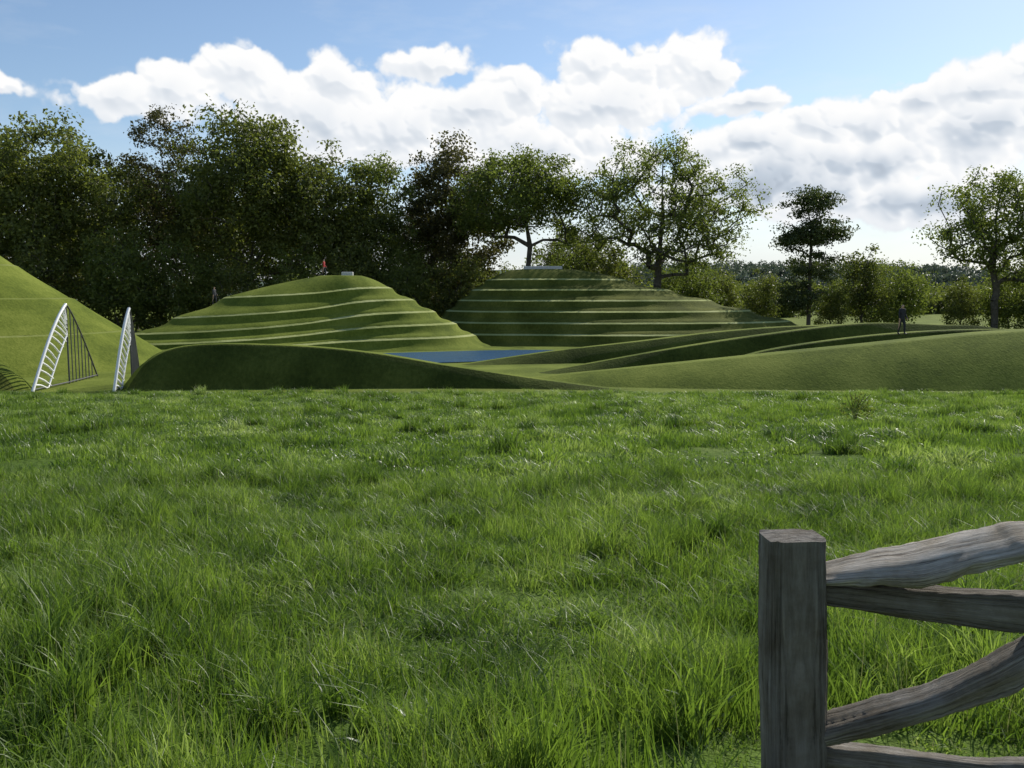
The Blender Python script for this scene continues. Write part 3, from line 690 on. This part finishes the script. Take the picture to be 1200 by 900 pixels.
def cloud_map():
    """procedural cumulus field computed over azimuth x elevation; RGB = cloud colour, A = cover"""
    W, H = 4096, 720; EMAX = .44; EMIN = -.02
    az = (np.arange(W) + .5) / W * np.pi - np.pi / 2; el = EMIN + (np.arange(H) + .5) / H * (EMAX - EMIN)
    X, Y = np.meshgrid(az.astype(np.float32), el.astype(np.float32))
    def vn(x, y, seed):
        r = np.random.default_rng(seed).random((512, 512)).astype(np.float32)
        xi = np.floor(x).astype(np.int32); yi = np.floor(y).astype(np.int32); fx = x - xi; fy = y - yi
        fx = fx * fx * (3 - 2 * fx); fy = fy * fy * (3 - 2 * fy)
        g = lambda a, b: r[(yi + b) & 511, (xi + a) & 511]
        return (g(0, 0) * (1 - fx) + g(1, 0) * fx) * (1 - fy) + (g(0, 1) * (1 - fx) + g(1, 1) * fx) * fy
    def fbm(x, y, f, o, seed, gain=.5):
        s = 0; a = 1; t = 0
        for i in range(o):
            s = s + a * vn(x * f, y * f, seed + i); t += a; a *= gain; f *= 2.03
        return s / t
    def puff(x, y, f, seed):
        x = x * f; y = y * f; xi = np.floor(x).astype(np.int32); yi = np.floor(y).astype(np.int32)
        rr = np.random.default_rng(seed); jx = rr.random((256, 256)).astype(np.float32); jy = rr.random((256, 256)).astype(np.float32); sz = (.6 + .5 * rr.random((256, 256))).astype(np.float32)
        best = np.zeros_like(x)
        for a in (-1, 0, 1):
            for b in (-1, 0, 1):
                cx = xi + a; cy = yi + b; i = cy & 255, cx & 255
                d2 = ((x - cx - jx[i]) ** 2 + (y - cy - jy[i]) ** 2) / sz[i] ** 2
                best = np.maximum(best, np.sqrt(np.clip(1 - d2, 0, 1)) * sz[i])
        return best
    wx = X + .032 * (fbm(X, Y, 14, 5, 1) - .5) + .011 * (fbm(X, Y, 80, 4, 41) - .5); wy = Y + .024 * (fbm(X, Y, 14, 5, 11) - .5) + .011 * (fbm(X, Y, 80, 4, 51) - .5)
    B = [(-29.5, 11, 1.7, .7), (-23.4, 11.3, 3.2, 1.2), (-20.3, 11.6, 2.2, 1.6), (-16.6, 13.0, 2.5, 1.9), (-14.6, 11.2, 3.0, 2.2), (-11.1, 12.4, 2.1, 1.8), (-11.7, 10.4, 4.6, 2.1),
         (-7.6, 9.8, 4.2, 2.2), (-4.9, 14.1, 3.2, 1.0), (-2.2, 11.2, 4.8, 1.7), (1.1, 12.2, 3.6, 1.9), (5, 14.0, 3.0, 1.8), (8.8, 13.8, 4.2, 1.7), (12, 13.2, 2, 1.1), (5.5, 11.6, 5.6, 2.2),
         (2.2, 9.2, 6.5, 2.2), (14.5, 11.3, 3.2, .8), (19, 9.8, 3.8, 1.4), (21, 7.9, 7.6, 2.2), (23.8, 11.0, 3.4, 1.2), (22, 9.6, 4, 1.6), (27, 11.2, 3.6, 1.5), (29.6, 12.0, 2.4, 1.4), (27.8, 9.2, 5.6, 2.6),
         (31.3, 10, 4.5, 3.0), (14.5, 8.8, 4.2, 1.6), (16, 6.5, 7.6, 1.9), (24, 5.3, 6.4, 1.6), (-35, 10, 4, 3), (-45, 12, 6, 4), (-60, 10, 8, 4), (42, 11, 6, 4), (55, 14, 8, 5), (70, 10, 9, 4), (-75, 15, 9, 5)]
    acc = np.zeros_like(X)
    for a, e, rx, ry in B:
        a, e, rx, ry = [np.float32(math.radians(q)) for q in (a, e, rx, ry)]
        dy = (wy - e) / ry; dy = np.where(dy < 0, dy * 1.15, dy)
        ln = np.sqrt(((wx - a) / rx) ** 2 + dy ** 2)
        acc += np.exp(-7 * np.minimum(ln, 4))
    D = 1 + np.log(acc + 1e-9) / 7
    p1 = puff(wx, wy, 24, 3); p2 = puff(wx + .3, wy + .2, 55, 4); p3 = puff(wx, wy + .4, 120, 5)
    f1 = fbm(X, Y, 34, 7, 70, .56)
    def bl(A, n):
        k = np.hanning(2 * n + 3)[1:-1]; k /= k.sum()
        A = sum(w * np.roll(A, s, 0) for s, w in zip(range(-n, n + 1), k)); return sum(w * np.roll(A, s, 1) for s, w in zip(range(-n, n + 1), k))
    Hh = D * .85 + .44 * (p1 - .58) + .24 * (p2 - .58) + .10 * (p3 - .5) + .48 * (f1 - .5)
    cov = sstep(-.02, .24, Hh).astype(np.float32)
    Hs = bl(D * .6 + .44 * p1 + .22 * p2 + .07 * p3 + .15 * f1, 5)
    gy, gx = np.gradient(Hs, el[1] - el[0], az[1] - az[0])
    sl = -(gy * .85 + gx * .45)
    sl = sl / (16 + np.abs(sl))
    thick = sstep(.30, 1.15, bl(Hh, 6))
    lowb = np.clip((.245 - Y) / .15, 0, 1) * (.5 + .5 * np.clip((X + .25) / .5, 0, 1))
    br = .98 + .22 * np.minimum(sl, .20) - .50 * thick * lowb - .08 * thick
    br = np.clip(br, 0, 1)
    wis = np.clip(fbm(X, Y * 4, 6, 7, 90, .6) * 2.6 - 1.5, 0, 1) * .28
    veil = sstep(.19, .03, Y) * .55 + sstep(.10, .0, Y) * .25
    haze = .80 + .12 * (fbm(X, Y * 5, 8, 5, 120) - .5) * 2
    alpha = 1 - (1 - cov) * (1 - wis) * (1 - veil)
    br2 = br * cov + haze * (1 - cov)
    alpha *= sstep(.439, .40, Y)
    stops = [0, .3, .6, .85, 1]; cr = [.22, .36, .56, .86, 1.0]; cg = [.27, .42, .63, .89, 1.0]; cb = [.35, .51, .72, .93, 1.0]
    px = np.stack([np.interp(br2, stops, cr), np.interp(br2, stops, cg), np.interp(br2, stops, cb), alpha], -1).astype(np.float32)
    img = bpy.data.images.new('cumulus_field', W, H, alpha=True, float_buffer=True); img.colorspace_settings.name = 'Non-Color'
    img.alpha_mode = 'CHANNEL_PACKED'
    img.pixels.foreach_set(px.ravel()); img.update(); img.pack()
    return img, EMIN, EMAX

def world():
    w = bpy.data.worlds.new('World'); S.world = w; w.use_nodes = True; nt = w.node_tree; nt.nodes.clear(); L = nt.links.new
    out = N(nt, 'ShaderNodeOutputWorld')
    sky = N(nt, 'ShaderNodeTexSky', sky_type='NISHITA'); sky.sun_disc = False; sky.sun_elevation = EL; sky.sun_rotation = AZ
    sky.air_density = 1.0; sky.dust_density = .4; sky.ozone_density = 2.4
    bg = N(nt, 'ShaderNodeBackground'); bg.inputs[1].default_value = .125; L(sky.outputs[0], bg.inputs[0])
    img, e0, e1 = cloud_map()
    tc = N(nt, 'ShaderNodeTexCoord'); sx = N(nt, 'ShaderNodeSeparateXYZ'); L(tc.outputs['Generated'], sx.inputs[0])
    at = N(nt, 'ShaderNodeMath', operation='ARCTAN2'); L(sx.outputs[0], at.inputs[0]); L(sx.outputs[1], at.inputs[1])
    asn = N(nt, 'ShaderNodeMath', operation='ARCSINE'); L(sx.outputs[2], asn.inputs[0])
    u = N(nt, 'ShaderNodeMath', operation='MULTIPLY_ADD'); L(at.outputs[0], u.inputs[0]); u.inputs[1].default_value = 1 / math.pi; u.inputs[2].default_value = .5
    u2 = N(nt, 'ShaderNodeMath', operation='PINGPONG'); L(u.outputs[0], u2.inputs[0]); u2.inputs[1].default_value = 1
    v = N(nt, 'ShaderNodeMapRange'); v.inputs['From Min'].default_value = e0; v.inputs['From Max'].default_value = e1; L(asn.outputs[0], v.inputs['Value'])
    cb = N(nt, 'ShaderNodeCombineXYZ'); L(u2.outputs[0], cb.inputs[0]); L(v.outputs[0], cb.inputs[1])
    it = N(nt, 'ShaderNodeTexImage', image=img, extension='EXTEND', interpolation='Cubic'); L(cb.outputs[0], it.inputs[0])
    bg2 = N(nt, 'ShaderNodeBackground'); L(it.outputs['Color'], bg2.inputs[0]); bg2.inputs[1].default_value = 1.0
    mx = N(nt, 'ShaderNodeMixShader'); L(it.outputs['Alpha'], mx.inputs[0]); L(bg.outputs[0], mx.inputs[1]); L(bg2.outputs[0], mx.inputs[2]); L(mx.outputs[0], out.inputs[0])
world()

cam = bpy.data.cameras.new('camera'); cam.sensor_width = 36; cam.lens = 31.2; cam.clip_end = 12000; cam.clip_start = .05
co = bpy.data.objects.new('camera', cam); co.location = (0, 0, 1.7); co.rotation_euler = (math.radians(90 - 5.77), 0, 0); link(co); S.camera = co
S.view_settings.view_transform = 'Standard'; S.view_settings.look = 'None'; S.view_settings.exposure = 0
